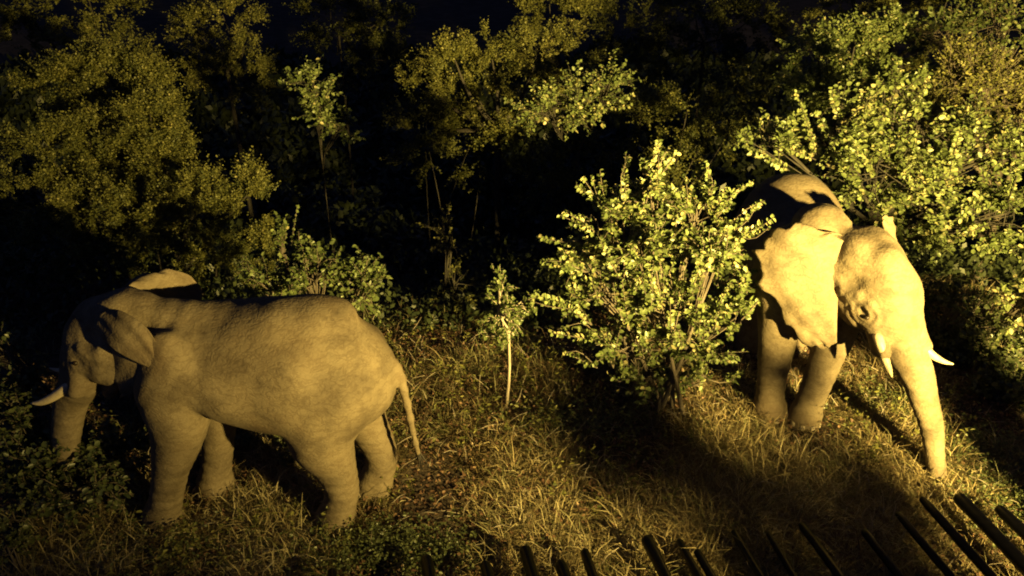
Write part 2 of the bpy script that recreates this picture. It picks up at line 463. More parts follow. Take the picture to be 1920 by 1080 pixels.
def build_elephant(spec):
    S = Solid()
    S.loft(spec['torso'], .15)
    HM = spec['head']
    H3 = HM.to_3x3(); sc = H3.col[0].length; H3 = H3 * (1 / sc)
    def hp(x, y, z):
        return np.array(HM @ Vector((x, y, z)))
    A3 = np.array(H3)
    # skull
    S.ell(hp(-.06, 0, .10), (.44 * sc, .40 * sc, .40 * sc), .12, A3)
    for s in (-1, 1):
        S.ell(hp(-.10, s * .13, .32), (.25 * sc, .17 * sc, .20 * sc), .10, A3)
        S.ell(hp(.10, s * .24, -.18), (.34 * sc, .17 * sc, .33 * sc), .10, A3)
        S.ell(hp(.35, s * .27, -.04), (.14 * sc, .09 * sc, .07 * sc), .05, A3)
        S.ell(hp(.34, s * .29, -.22), (.12 * sc, .07 * sc, .05 * sc), .05, A3)
        S.ell(hp(.12, s * .36, .02), (.2 * sc, .08 * sc, .12 * sc), .08, A3)
        S.cone(hp(.36, s * .19, -.12), hp(.55, s * .235, -.56), .15 * sc, .105 * sc, .07)
    S.ell(hp(.22, 0, .10), (.30 * sc, .27 * sc, .40 * sc), .10, A3)
    S.ell(hp(.40, 0, -.12), (.20 * sc, .27 * sc, .26 * sc), .08, A3)
    S.cone(hp(.02, 0, -.32), hp(.30, 0, -.70), .20 * sc, .09 * sc, .08)
    # neck
    for (a, b, ra, rb) in spec['neck']:
        S.cone(a, b, ra, rb, .2)
    # trunk
    S.cone(hp(.34, 0, .02), hp(.50, 0, -.36), .31 * sc, .26 * sc, .1)
    tr = catmull(np.array(spec['trunk'], float), 60)
    tr[:, 3] *= 1 + .05 * np.sin(np.arange(60) * 1.9) * np.linspace(.5, 1, 60)
    S.chain(tr, .03)
    # legs
    for pts in spec['legs']:
        S.chain([list(p) for p in pts], .10, 18)
        f = pts[-1]
        S.ell((f[0] + .02, f[1], .07), (f[3] + .02, f[3] + .01, .085), .06)
    for s_ in (-1, 1):
        S.dent(hp(.17, s_ * .47, .17), .13 * sc, .10)          # hollow of the temple
        S.dent(hp(.38, s_ * .43, -.15), .07 * sc, .06)
    for s_ in (-1, 1):
        S.wr.append((hp(.36, s_ * .34, -.15), .24 * sc, 62, .009 * spec.get('crease', 1)))
        S.wr.append((hp(-.02, s_ * .42, .0), .25 * sc, 48, .008 * spec.get('crease', 1)))
    S.wr.append((hp(.58, 0, -.45), .35 * sc, 55, .007))
    for a, b, ra, rb in spec.get('sheaths', []):
        S.cone(a, b, ra, rb, .05)
    for c, r, k in spec.get('extra', []):
        S.ell(c, r, k)
    S.chain([list(p) for p in spec['tail']], .05, 10)
    V, Q = S.mesh()
    body_v = V
    Vs, Qs, off = [V], [Q], len(V)
    for e in spec['ears']:
        v, q = ear_sheet(**e)
        Vs.append(v); Qs.append(q + off); off += len(v)
    root = empty('elephant', spec['loc'], spec['rz'])
    tag(root, spec['label'], 'elephant', 'elephants in the floodlight')
    V = np.concatenate(Vs)
    link('body', np_mesh('body', V, [np.concatenate(Qs)]), M_SKIN, root)
    for pts in spec['tusks']:
        P = catmull(np.array(pts, float), 14)
        v, f = tubes([(P[:, :3], np.maximum(P[:, 3], .006))], 14)
        t = link('tusk', np_mesh('tusk', v, f), M_TUSK, root)
    for s in (-1, 1):
        P = hp(.40, s * .40, -.15)
        P = body_v[np.argmin(((body_v - P) ** 2).sum(1))]
        th = np.linspace(0, np.pi, 7); 
        v, f = tubes([(np.stack([0 * th, 0 * th, -.03 * np.cos(th)], -1), .03 * np.sin(th) + .001)], 10)
        link('eye', np_mesh('eye', v + P, f), M_EYE, root)
    # toenails, four to a foot
    th = np.linspace(0, np.pi, 6)
    nv, nf = tubes([(np.stack([0 * th, 0 * th, -.045 * np.cos(th)], -1), .042 * np.sin(th) + .001)], 8)
    nv = nv * [.45, 1, 1]
    nail = np_mesh('toenail', nv, nf); nail.materials.append(M_NAIL)
    for pts in spec['legs']:
        f = pts[-1]
        for a in (-54, -18, 18, 54):
            o = link('toenail', nail, None, root)
            rr = f[3] + .035
            o.location = (f[0] + .02 + rr * math.cos(R(a)), f[1] + (rr - .01) * math.sin(R(a)), .07); o.rotation_euler = (0, 0, R(a))
    # tail tuft
    e = np.array(spec['tail'][-1][:3]); pr = np.array(spec['tail'][-2][:3])
    d = norm(e - pr); paths = []
    for i in range(26):
        j = rng.normal(0, .022, 3); L = rng.uniform(.16, .3)
        p0 = e + j * .3 - d * .05
        paths.append((np.array([p0, p0 + d * L * .5 + j, p0 + d * L + j * 2.0 + [0, 0, -.02]]), np.array([.006, .005, .002])))
    v, f = tubes(paths, 4)
    link('tail_tuft', np_mesh('tail_tuft', v, f), M_HAIR, root)
    return root

# --- left elephant: local +X forward, turned to face image left
E1_HEAD = head_matrix((1.38, 0, 2.58), (1, 0), R(4), R(8))
def e1h(x, y, z): return list(E1_HEAD @ Vector((x, y, z)))
E1 = dict(
    label='elephant seen side-on walking left, tusk pointing left, tail hanging at right',
    loc=(-3.2, 8.05, 0), rz=math.pi, crease=.4,
    torso=[(-1.82, .10, 2.16, 1.92), (-1.72, .36, 2.36, 1.66), (-1.45, .60, 2.66, 1.46), (-1.05, .73, 2.91, 1.42), (-.6, .82, 3.0, 1.42), (-.25, .84, 2.98, 1.50), (.1, .82, 2.93, 1.64), (.45, .74, 2.90, 1.82), (.8, .58, 2.90, 1.86), (1.1, .40, 2.82, 1.85), (1.25, .15, 2.5, 2.1)],
    head=E1_HEAD,
    neck=[((.65, 0, 2.36), (1.3, 0, 2.5), .52, .42), ((.35, 0, 2.58), (1.25, 0, 2.80), .34, .30)],
    trunk=[(*e1h(.42, 0, -.15), .28), (*e1h(.58, 0, -.5), .235), (2.17, 0, 1.72), (2.31, .02, 1.35), (2.42, .04, .98), (2.46, .05, .64), (2.40, .05, .40)],
    legs=[[(.72, .40, 2.15, .40), (.70, .47, 1.68, .31), (.94, .44, 1.0, .20), (1.14, .40, .42, .168), (1.24, .37, .16, .19), (1.25, .36, .06, .22)],
          [(.66, -.38, 2.1, .38), (.56, -.38, 1.5, .26), (.64, -.31, .85, .18), (.74, -.26, .35, .165), (.78, -.25, .14, .185), (.78, -.25, .06, .21)],
          [(-1.12, .36, 2.05, .50), (-.92, .45, 1.5, .37), (-1.04, .44, 1.05, .23), (-1.10, .42, .62, .175), (-.98, .39, .2, .185), (-.93, .38, .06, .225)],
          [(-1.20, -.36, 2.05, .48), (-1.14, -.40, 1.45, .34), (-1.36, -.33, .95, .215), (-1.48, -.28, .55, .17), (-1.38, -.25, .18, .18), (-1.34, -.25, .06, .215)]],
    extra=[((-1.0, -.12, 2.80), (.36, .34, .15), .2), ((-.55, .05, 1.38), (.22, .14, .16), .12), ((.62, .55, 2.45), (.30, .2, .5), .2), ((-.75, .62, 2.2), (.3, .25, .5), .2)],
    tail=[(-1.66, 0, 2.22, .12), (-1.82, 0, 2.08, .075), (-1.90, .04, 1.75, .048), (-1.97, .1, 1.3, .036), (-2.03, .14, .95, .028)],
    tusks=[[(1.92, .25, 2.13, .060), (2.08, .27, 2.0, .059), (2.24, .285, 1.90, .052), (2.38, .29, 1.84, .038), (2.50, .285, 1.825, .010)],
           [(*e1h(.50, -.23, -.42), .062), (*e1h(.62, -.25, -.62), .058), (2.24, -.29, 1.95, .05), (2.42, -.3, 1.9, .032), (2.54, -.29, 1.94, .008)]],
    ears=[dict(root=[(1.40, .24, 3.0), (1.36, .34, 2.84), (1.38, .36, 2.6), (1.46, .34, 2.32)],
               mid=[(1.26, .33, 3.02), (1.06, .50, 2.86), (1.06, .56, 2.60), (1.28, .48, 2.2)],
               outer=[(1.28, .30, 3.02), (1.06, .40, 3.02), (.84, .52, 2.88), (.70, .62, 2.66), (.74, .62, 2.48), (.90, .60, 2.34), (1.10, .56, 2.16), (1.30, .48, 2.06)], seed=1, ruffle=.006, jag=.1),
          dict(root=[(1.42, .36, 2.90), (1.16, .60, 2.80), (.90, .68, 2.68), (.64, .70, 2.56)],
               mid=[(1.36, .36, 3.04), (1.06, .58, 3.00), (.80, .66, 2.86), (.60, .71, 2.60)],
               outer=[(1.32, .28, 3.10), (1.02, .44, 3.15), (.74, .58, 3.02), (.57, .68, 2.64)], seed=5, ruffle=.002, jag=.05, thick=.045),
          dict(root=[(1.46, -.32, 2.98), (1.34, -.46, 2.8), (1.36, -.46, 2.5), (1.42, -.42, 2.2)],
               mid=[(1.36, -.50, 3.03), (1.12, -.76, 2.96), (1.10, -.82, 2.6), (1.2, -.66, 2.1)],
               outer=[(1.60, -.42, 2.90), (1.40, -.70, 2.98), (1.14, -.88, 2.99), (.88, -.94, 2.92), (.76, -.96, 2.6), (.95, -.9, 2.2), (1.2, -.7, 2.0)], seed=2, ruffle=.014, jag=.3)],
)
for i, p in enumerate(E1['trunk']):
    if len(p) == 3: E1['trunk'][i] = (*p, {2: .195, 3: .165, 4: .14, 5: .12, 6: .095}[i])
build_elephant(E1)

# --- right elephant: body receding up-left, head towards the viewer and turned to the right
E2_RZ = math.atan2(-.99, -.12)
E2_LOC = Vector((4.37, 10.87, 0))
E2_INV = (Matrix.Translation(E2_LOC) @ Matrix.Rotation(E2_RZ, 4, 'Z')).inverted()
def w2(x, y, z, *r): return (*(E2_INV @ Vector((x, y, z))), *r)
fw = (E2_INV.to_3x3() @ Vector((.34, -.94, 0)))
E2_HEAD = head_matrix(Vector(w2(4.82, 9.66, 2.54)), (fw.x, fw.y), R(4), R(10), 1.2)
def e2h(x, y, z, *r): return (*(E2_HEAD @ Vector((x, y, z))), *r)
E2 = dict(
    label='brightly lit elephant facing right towards the viewer with its ear spread out',
    loc=tuple(E2_LOC), rz=E2_RZ,
    torso=[(-2.1, .10, 2.3, 2.0), (-1.98, .38, 2.6, 1.75), (-1.68, .68, 2.96, 1.45), (-1.2, .84, 3.08, 1.38), (-.7, .88, 2.96, 1.36), (-.2, .88, 2.82, 1.40), (.25, .82, 2.88, 1.5), (.65, .66, 3.05, 1.6), (1.0, .46, 3.0, 1.75), (1.25, .15, 2.7, 2.1)],
    head=E2_HEAD,
    neck=[((.6, 0, 2.4), tuple(e2h(-.1, 0, -.05)), .55, .42), ((.5, .05, 2.72), tuple(e2h(-.12, 0, .14)), .38, .3)],
    trunk=[e2h(.42, 0, -.15, .28), e2h(.56, 0, -.50, .25), w2(5.30, 8.88, 1.6, .215), w2(5.47, 8.74, 1.2, .17), w2(5.62, 8.64, .8, .14), w2(5.72, 8.55, .42, .12), w2(5.78, 8.42, .14, .10)],
    legs=[[(.72, .40, 2.15, .40), (.80, .42, 1.5, .28), (.96, .30, .85, .195), (1.02, .22, .4, .17), (1.06, .18, .15, .19), (1.06, .17, .06, .22)],
          [(.66, -.36, 2.1, .40), (.72, -.34, 1.45, .28), (.84, -.35, .8, .20), (.92, -.35, .35, .172), (.95, -.33, .15, .19), (.95, -.33, .06, .22)],
          [(-1.30, .38, 2.05, .50), (-1.12, .44, 1.45, .37), (-1.26, .42, .95, .225), (-1.24, .40, .5, .18), (-1.1, .38, .06, .225)],
          [(-1.30, -.38, 2.05, .50), (-1.02, -.42, 1.4, .36), (-1.06, -.4, .85, .22), (-.98, -.38, .45, .18), (-.85, -.36, .06, .22)]],
    extra=[((-.55, 0, 1.38), (.22, .14, .16), .12), ((.62, .55, 2.45), (.30, .2, .5), .2), ((.62, -.55, 2.45), (.30, .2, .5), .2), ((.56, 0, 3.05), (.38, .36, .26), .15)],
    sheaths=[(e2h(.45, -.22, -.35), w2(4.85, 8.84, 1.84), .13, .088), (e2h(.45, .22, -.35), w2(5.42, 8.95, 1.88), .13, .085)],
    tail=[(-1.88, 0, 2.22, .13), (-2.04, 0, 2.06, .085), (-2.1, .04, 1.7, .06), (-2.12, .06, 1.25, .045), (-2.14, .08, .85, .032)],
    tusks=[[e2h(.47, -.23, -.40, .066), w2(4.77, 8.92, 2.0, .062), w2(4.86, 8.80, 1.77, .052), w2(4.91, 8.74, 1.65, .036), w2(4.95, 8.69, 1.56, .008)],
           [e2h(.47, .23, -.40, .066), w2(5.36, 8.98, 1.92, .062), w2(5.48, 8.88, 1.80, .052), w2(5.60, 8.78, 1.755, .034), w2(5.70, 8.70, 1.76, .008)]],
    ears=[dict(root=[w2(4.54, 9.70, 2.98), w2(4.42, 9.60, 2.76), w2(4.38, 9.52, 2.45), w2(4.40, 9.43, 2.05), w2(4.44, 9.36, 1.68)],
               mid=[w2(4.24, 9.76, 3.12), w2(3.90, 9.70, 2.86), w2(3.88, 9.64, 2.46), w2(4.02, 9.52, 2.0), w2(4.32, 9.36, 1.60)],
               outer=[w2(4.34, 9.76, 3.10), w2(3.98, 9.90, 3.19), w2(3.66, 10.0, 3.10), w2(3.40, 10.02, 2.86), w2(3.40, 9.96, 2.6), w2(3.52, 9.86, 2.26), w2(3.76, 9.70, 1.92), w2(4.02, 9.55, 1.63), w2(4.25, 9.42, 1.55), w2(4.40, 9.37, 1.60)], seed=3, ruffle=.034, jag=1.7, side=-1),
          dict(root=[w2(5.02, 9.82, 3.02), w2(5.14, 9.78, 2.8), w2(5.16, 9.72, 2.5), w2(5.12, 9.6, 2.2)],
               mid=[w2(5.0, 9.98, 3.18), w2(5.26, 10.0, 2.85), w2(5.3, 10.0, 2.4), w2(5.2, 9.8, 1.95)],
               outer=[w2(4.97, 9.98, 3.26), w2(5.2, 10.2, 3.18), w2(5.38, 10.4, 2.8), w2(5.38, 10.4, 2.4), w2(5.3, 10.1, 1.9), w2(5.2, 9.8, 1.7)], seed=4, ruffle=.02)],
)
build_elephant(E2)


# ------------------------------------------------------------------ plants
CP, SP = math.cos(R(28)), math.sin(R(28))
def at(u, v, y):
    """world point at distance y ahead, seen at (u, v) of the 1920x1080 photograph"""
    a, b = (u - 960) / 1507, (540 - v) / 1507
    d = np.array([a, CP + b * SP, -SP + b * CP])
    return np.array([0, 0, 7.5]) + d * (y / d[1])
def blob(u, v, y, ru, rv, ry, w=1.0):
    c = at(u, v, y); k = math.hypot(y, c[2] - 7.5) / 1507
    return (*c, ru * k, ry, rv * k, w)

def leaf_arrays(P, D, N, L, W, t):
    S = norm(np.cross(D, N)); N = norm(np.cross(S, D))
    L = L[:, None]; W = W[:, None]
    v = np.stack([P, P + D * L * .30 + S * W * .46 + N * W * .16, P + D * L * .68 + S * W * .40 + N * W * .10 - N * L * .03,
                  P + D * L - N * L * .10, P + D * L * .68 - S * W * .40 + N * W * .10 - N * L * .03, P + D * L * .30 - S * W * .46 + N * W * .16], 1)
    n = len(P); i = np.arange(n)[:, None] * 6
    F = np.concatenate([i + np.array([[0, 1, 2, 3]]), i + np.array([[0, 3, 4, 5]])])
    return v.reshape(-1, 3), F, np.repeat(t, 6)

def leaf_quads(P, D, N, L, W, t):
    S = norm(np.cross(D, N)); L = L[:, None]; W = W[:, None]
    v = np.stack([P, P + D * L * .5 + S * W * .5, P + D * L, P + D * L * .5 - S * W * .5], 1)
    return v.reshape(-1, 3), np.arange(len(P) * 4).reshape(-1, 4), np.repeat(t, 4)

UNIT_LEAF = {}
def unit_leaf(mat, k):
    key = (mat.name, k)
    if key not in UNIT_LEAF:
        z = np.zeros((1, 3))
        V, F, t = leaf_arrays(z, np.array([[1., 0, 0]]), np.array([[0, 0, 1.]]), np.array([1.]), np.array([.62]), np.array([.3 + .16 * k]))
        me = np_mesh('leaf', V, [F], True, t); me.materials.append(mat)
        UNIT_LEAF[key] = me
    return UNIT_LEAF[key]

def plant(name, label, cat, base, blobs, sprays, twigs, leaves, leaf, mat, bark=None, limb_r=.05, trunk_h=0.0, spread=.25,
          stems=None, up=.35, singles=0, group=None, seed=0, twig_mesh=True, parts=('trunk', 'crown'), tlen=.5, tint=(.5, .2), droop=0.0, shoots=(), skirt=False, clump=.20, quad=False):
    g = np.random.default_rng(seed + 100)
    base = np.array(base, float); base[2] = float(gz(base[0], base[1])) if base[2] == 0 else base[2]
    root = empty(name, base)
    tag(root, label, cat, group)
    paths = []
    if trunk_h > 0: trunk_h = trunk_h * .9 - base[2]
    top = base + np.array([g.normal(0, .05), g.normal(0, .05), trunk_h])
    if trunk_h > 0:
        m = (base + top) / 2 + g.normal(0, .03, 3) * [1, 1, 0]
        P = catmull([base - [0, 0, .1], base + [0, 0, .08], m, top], 8)
        paths.append((P, np.interp(np.linspace(0, 1, 8), [0, .15, 1], [limb_r * 1.7, limb_r * 1.05, limb_r * .85])))
    LP, LD, LN, LL, LW, LT = [], [], [], [], [], []
    if skirt:
        blobs = list(blobs) + [(b[0], b[1] + .2, b[2] - 1.5 * b[5] - .25, b[3] * 1.05, b[4], b[5] * 1.1, b[6] * .6) for b in blobs]
    for (cx, cy, cz, rx, ry, rz, w) in blobs:
        C = np.array([cx, cy, cz]); rad = np.array([rx, ry, rz])
        s0 = top if trunk_h > 0 else base + np.array([g.uniform(-spread, spread), g.uniform(-spread, spread), -.1])
        mid = s0 * .45 + C * .55 + g.normal(0, .12, 3); mid[2] = s0[2] * .4 + C[2] * .6 - .1
        P = catmull([s0, mid, C + rad * [0, 0, .35]], 9)
        paths.append((P, np.linspace(limb_r * (.8 if trunk_h else 1.0), .012, 9)))
        ns = max(3, int(sprays * w))
        for k in range(ns):
            d = g.normal(size=3); d[2] += up; d /= np.linalg.norm(d)
            T = C + d * rad * g.uniform(.45, 1.0) ** .6
            if T[2] < base[2] + .12: T[2] = base[2] + .12 + g.uniform(0, .25)
            S0 = C + (T - C) * g.uniform(.2, .5) + g.normal(0, .12, 3) * rad
            if twig_mesh:
                paths.append((catmull([P[int(g.integers(3, 9))], S0 + g.normal(0, .10, 3) * rad.mean(), T], 5), np.linspace(.012, .005, 5)))
            nt = max(2, int(twigs * g.uniform(.6, 1.4)))
            shade = g.normal(0, .12)
            for q in range(nt):
                tip = T + g.normal(0, 1, 3) * rad.mean() * clump + d * tlen * g.uniform(.0, .5) + [0, 0, tlen * g.uniform(-.1, .35) - droop * g.random()]
                b0 = S0 + (T - S0) * g.uniform(.3, .95)
                v = tip - b0; ln = np.linalg.norm(v) + 1e-6
                if ln > tlen: b0 = tip - v / ln * tlen
                m = (b0 + tip) / 2 + g.normal(0, .04, 3) * tlen * 2 + [0, 0, .05 * tlen]
                nl = max(3, int(leaves * g.uniform(.7, 1.3)))
                t = np.linspace(.12, 1, nl)[:, None]
                pos = (1 - t) ** 2 * b0 + 2 * t * (1 - t) * m + t ** 2 * tip
                dr = norm(2 * (1 - t) * (m - b0) + 2 * t * (tip - m))
                side = norm(np.cross(dr, g.normal(0, .35, 3) + [0, 0, 1.0]))
                sg = np.where(np.arange(nl) % 2 == 0, 1.0, -1.0)[:, None]
                ld = norm(dr * .6 + side * sg * .9 + g.normal(0, .35, (nl, 3)))
                nn = norm(np.array([0, 0, .9]) + g.normal(0, .55, (nl, 3)))
                LP.append(pos); LD.append(ld); LN.append(nn)
                l = leaf * g.uniform(.45, 1.4, nl)
                LL.append(l); LW.append(l * g.uniform(.62, .88, nl)); LT.append(np.clip(tint[0] + shade + g.normal(0, tint[1], nl), 0, 1))
                if twig_mesh:
                    paths.append((np.stack([b0, m, tip]), np.array([.007, .005, .003])))
    for (u0, v0, u1, v1, yd) in shoots:
        a, b = at(u0, v0, yd), at(u1, v1, yd + g.uniform(-.3, .3))
        for rep_ in range(2):
            e = b + (g.normal(0, .10, 3) * np.linalg.norm(b - a) * 1.2 if rep_ else 0)
            m = (a + e) / 2 + g.normal(0, .05, 3) + [0, 0, .04]
            nl = int(np.linalg.norm(e - a) / leaf * 2.6) + 5
            t = np.sort(g.uniform(.05, 1, nl))[:, None]
            pos = (1 - t) ** 2 * a + 2 * t * (1 - t) * m + t ** 2 * e
            dr = norm(2 * (1 - t) * (m - a) + 2 * t * (e - m))
            side = norm(np.cross(dr, g.normal(0, .5, 3) + [0, -.5, .8]))
            sg = np.where(np.arange(nl) % 2 == 0, 1.0, -1.0)[:, None]
            LP.append(pos); LD.append(norm(dr * .5 + side * sg + g.normal(0, .3, (nl, 3)))); LN.append(norm(np.array([.2, -.4, .7]) + g.normal(0, .5, (nl, 3))))
            l = leaf * g.uniform(.8, 1.35, nl) * (1.1 - .35 * t[:, 0])
            LL.append(l); LW.append(l * g.uniform(.65, .9, nl)); LT.append(np.clip(tint[0] + .15 + g.normal(0, tint[1], nl), 0, 1))
            paths.append((catmull([a, m, e], 6), np.linspace(.010, .003, 6)))
    LP, LD, LN = np.concatenate(LP), np.concatenate(LD), np.concatenate(LN)
    LL, LW, LT = np.concatenate(LL), np.concatenate(LW), np.concatenate(LT)
    if singles:
        # the leaves at the outside that can be picked out one by one
        C = LP.mean(0)
        sc = np.linalg.norm((LP - C) * [1, .3, 1], axis=1) - .25 * LP[:, 1]
        pick = np.argsort(-sc)[:singles * 3][::3]
        keep = np.ones(len(LP), bool); keep[pick] = False
        for i in pick:
            x = Vector(LD[i]); z = Vector(LN[i]); yv = z.cross(x).normalized(); z = x.cross(yv)
            o = bpy.data.objects.new('leaf', unit_leaf(mat, int(LT[i] * 3.99)))
            COL.objects.link(o); o.parent = root
            Mx = Matrix((x, yv, z)).transposed().to_4x4()
            o.matrix_local = Matrix.Translation(Vector(LP[i] - base)) @ Mx @ Matrix.Scale(float(LL[i]), 4)
        LP, LD, LN, LL, LW, LT = LP[keep], LD[keep], LN[keep], LL[keep], LW[keep], LT[keep]
    V, F, t = (leaf_quads if quad else leaf_arrays)(LP, LD, LN, LL, LW, LT)
    link(parts[1], np_mesh(parts[1], V - base, [F], True, t), mat, root, 'stuff')
    if stems:
        paths += [(np.array(p)[:, :3], np.array(p)[:, 3]) for p in stems]
    V, F = tubes(paths, 5 if twig_mesh else 6)
    link(parts[0], np_mesh(parts[0], V - base, F), bark or M_BARK, root)
    return root

def foot(u, v):
    a, b = (u - 960) / 1507, (540 - v) / 1507
    d = np.array([a, CP + b * SP, -SP + b * CP]); p = d * (7.5 / -d[2])
    return (p[0], p[1], 0)

SH = ('stems', 'foliage')
# the leafy bush between the elephants
plant('leafy_bush', 'tall rounded leafy bush, brightly lit, between the two elephants', 'bush', (2.35, 10.3, 0),
      [blob(1215, 360, 10.4, 45, 50, .4, .8), blob(1145, 410, 10.3, 45, 40, .4, .8), blob(1305, 410, 10.3, 60, 45, .4), blob(1095, 480, 10.3, 45, 38, .4, .8), blob(1205, 470, 10.0, 75, 55, .55, 1.3),
       blob(1330, 490, 10.0, 65, 50, .5, 1.2), blob(1140, 565, 10.1, 75, 40, .5, 1.1), blob(1255, 590, 9.8, 85, 50, .6, 1.4), blob(1375, 590, 10.0, 35, 55, .4), blob(1190, 650, 9.9, 90, 35, .5, 1.0), blob(1310, 660, 10.0, 70, 35, .45, .9), blob(1215, 715, 10.0, 80, 25, .45, .5), blob(1320, 715, 10.1, 60, 25, .45, .5)],
      15, 7, 10, .072, M_LEAF, M_BARK, limb_r=.042, spread=.55, singles=220, seed=1, parts=SH, tlen=.36, tint=(.52, .26), up=.5,
      shoots=[(1205, 420, 1235, 262, 10.4), (1180, 400, 1180, 290, 10.4), (1230, 340, 1270, 285, 10.4), (1310, 400, 1328, 308, 10.3), (1340, 400, 1398, 345, 10.2), (1370, 440, 1450, 408, 10.1), (1150, 420, 1125, 318, 10.3),
              (1130, 400, 1080, 345, 10.3), (1120, 470, 1006, 445, 10.2), (1100, 510, 1018, 490, 10.2), (1090, 580, 990, 552, 10.1), (1380, 540, 1418, 505, 10.0), (1120, 440, 1045, 402, 10.3), (1130, 640, 1045, 618, 10.0),
              (1390, 600, 1425, 560, 10.0), (1160, 520, 1120, 440, 9.9), (1220, 540, 1235, 440, 9.8), (1290, 560, 1320, 460, 9.8), (1180, 620, 1150, 530, 9.7), (1260, 640, 1280, 550, 9.6), (1340, 620, 1372, 530, 9.8), (1110, 610, 1060, 570, 9.9), (1200, 500, 1190, 390, 10.0), (1260, 470, 1270, 370, 10.1), (1370, 480, 1400, 440, 10.1), (1150, 690, 1130, 620, 9.7), (1300, 700, 1330, 640, 9.8), (1350, 450, 1420, 385, 10.1), (1270, 420, 1285, 330, 10.3), (1120, 690, 1060, 660, 9.9)])
# sapling with a bare stem
plant('sapling', 'slender sapling with a bare pale stem and small leafy top', 'sapling', foot(950, 765),
      [blob(945, 590, 10.25, 28, 40, .22), blob(938, 545, 10.25, 14, 30, .12, .5), blob(980, 570, 10.3, 18, 20, .15, .4), blob(935, 630, 10.25, 30, 14, .2, .6)],
      15, 5, 9, .06, M_LEAF, M_BARK_PALE, limb_r=.028, trunk_h=1.5, singles=0, seed=2, tlen=.3, tint=(.4, .15))
# bush behind the left elephant
plant('leafy_bush', 'leafy bush with upright shoots behind the left elephant\'s back', 'bush', (-3.1, 10.9, 0),
      [blob(590, 520, 10.8, 60, 50, .5, 1.3), blob(680, 540, 10.8, 40, 60, .4), blob(500, 530, 11, 40, 40, .4, .8), blob(530, 470, 10.9, 8, 60, .08, .5), blob(580, 475, 10.9, 8, 30, .08, .3)],
      18, 5, 10, .07, M_LEAF, limb_r=.03, spread=.4, seed=3, parts=SH, tlen=.35, tint=(.45, .18), shoots=[(528, 570, 532, 415, 10.9), (578, 560, 580, 452, 10.9), (690, 560, 722, 495, 10.8), (470, 570, 460, 480, 11)])
plant('thorn_bush', 'dim thin bush in the dark gap left of the leafy bush', 'bush', (-1.3, 14.2, 0),
      [blob(845, 450, 14.2, 40, 60, .5), blob(850, 540, 14.0, 50, 40, .5)], 12, 4, 9, .05, M_FINE, M_BARK_DARK, limb_r=.015, seed=4, parts=SH, tlen=.35)

# broad-leaved tree behind the right elephant
plant('broadleaf_tree', 'large broad-leaved tree behind the right elephant, brightly lit leaves', 'tree', (7.2, 14.6, 0),
      [blob(1560, 250, 14.2, 70, 60, .8), blob(1440, 265, 14.0, 45, 35, .5, .5), blob(1640, 330, 14.0, 80, 70, .8, 1.3), blob(1680, 170, 14.4, 35, 45, .4, .5), blob(1720, 260, 14.2, 90, 70, .9, 1.4),
       blob(1830, 300, 13.8, 90, 70, .9, 1.4), blob(1760, 400, 14.2, 100, 70, .9, 1.2), blob(1880, 420, 13.4, 70, 60, .7), blob(1690, 430, 14.6, 70, 60, .8)],
      20, 9, 10, .088, M_LEAF, M_BARK_DARK, limb_r=.07, trunk_h=1.2, singles=220, seed=5, tlen=.5, tint=(.6, .2), up=.3,
      shoots=[(1530, 300, 1392, 248, 14), (1460, 300, 1445, 235, 14), (1530, 290, 1503, 185, 14.2), (1580, 240, 1560, 165, 14.2), (1625, 230, 1602, 170, 14.2), (1665, 210, 1692, 118, 14.3), (1640, 240, 1640, 175, 14.3), (1830, 400, 1732, 440, 13.2), (1860, 420, 1760, 470, 13.2), (1480, 320, 1400, 275, 13.9), (1720, 230, 1745, 150, 14.2), (1640, 330, 1600, 260, 13.8), (1700, 320, 1720, 240, 13.8), (1780, 330, 1800, 250, 13.6), (1850, 330, 1880, 250, 13.4), (1560, 270, 1530, 210, 14), (1740, 380, 1700, 330, 13.8), (1890, 380, 1915, 300, 13.2), (1600, 350, 1570, 290, 13.9)])
plant('feathery_tree', 'fine-leaved tree with upright yellow sprays, far right behind the broad leaves', 'tree', (10.8, 16.6, 0),
      [blob(1830, 175, 16.4, 70, 55, .9, 1.3), blob(1740, 215, 16.2, 60, 40, .8), blob(1900, 200, 16.4, 60, 60, .9), blob(1790, 140, 16.6, 30, 40, .4, .5)],
      34, 9, 12, .06, M_FINE, limb_r=.08, trunk_h=1.0, seed=6, tlen=.55, tint=(.55, .2), up=.9)
plant('leafy_branch_bush', 'bright leaf cluster of a bush at the right edge, beside the elephant\'s tusk', 'bush', (8.6, 12.0, 0),
      [blob(1915, 570, 11.6, 35, 45, .5), blob(1940, 650, 11.6, 60, 60, .6)], 16, 6, 10, .085, M_LEAF, limb_r=.04, seed=7, parts=SH, tlen=.4, tint=(.7, .2))
plant('shade_bush', 'dark glossy-leaved undergrowth right of the bright elephant\'s trunk', 'bush', (7.2, 11.6, 0),
      [blob(1800, 600, 12.0, 80, 70, .8), blob(1860, 700, 11.4, 90, 60, .8), blob(1780, 730, 11.6, 60, 50, .6), blob(1880, 800, 10.4, 60, 40, .5)],
      26, 6, 10, .085, M_DARK, limb_r=.03, spread=.9, seed=8, parts=SH, tlen=.4, tint=(.35, .2))

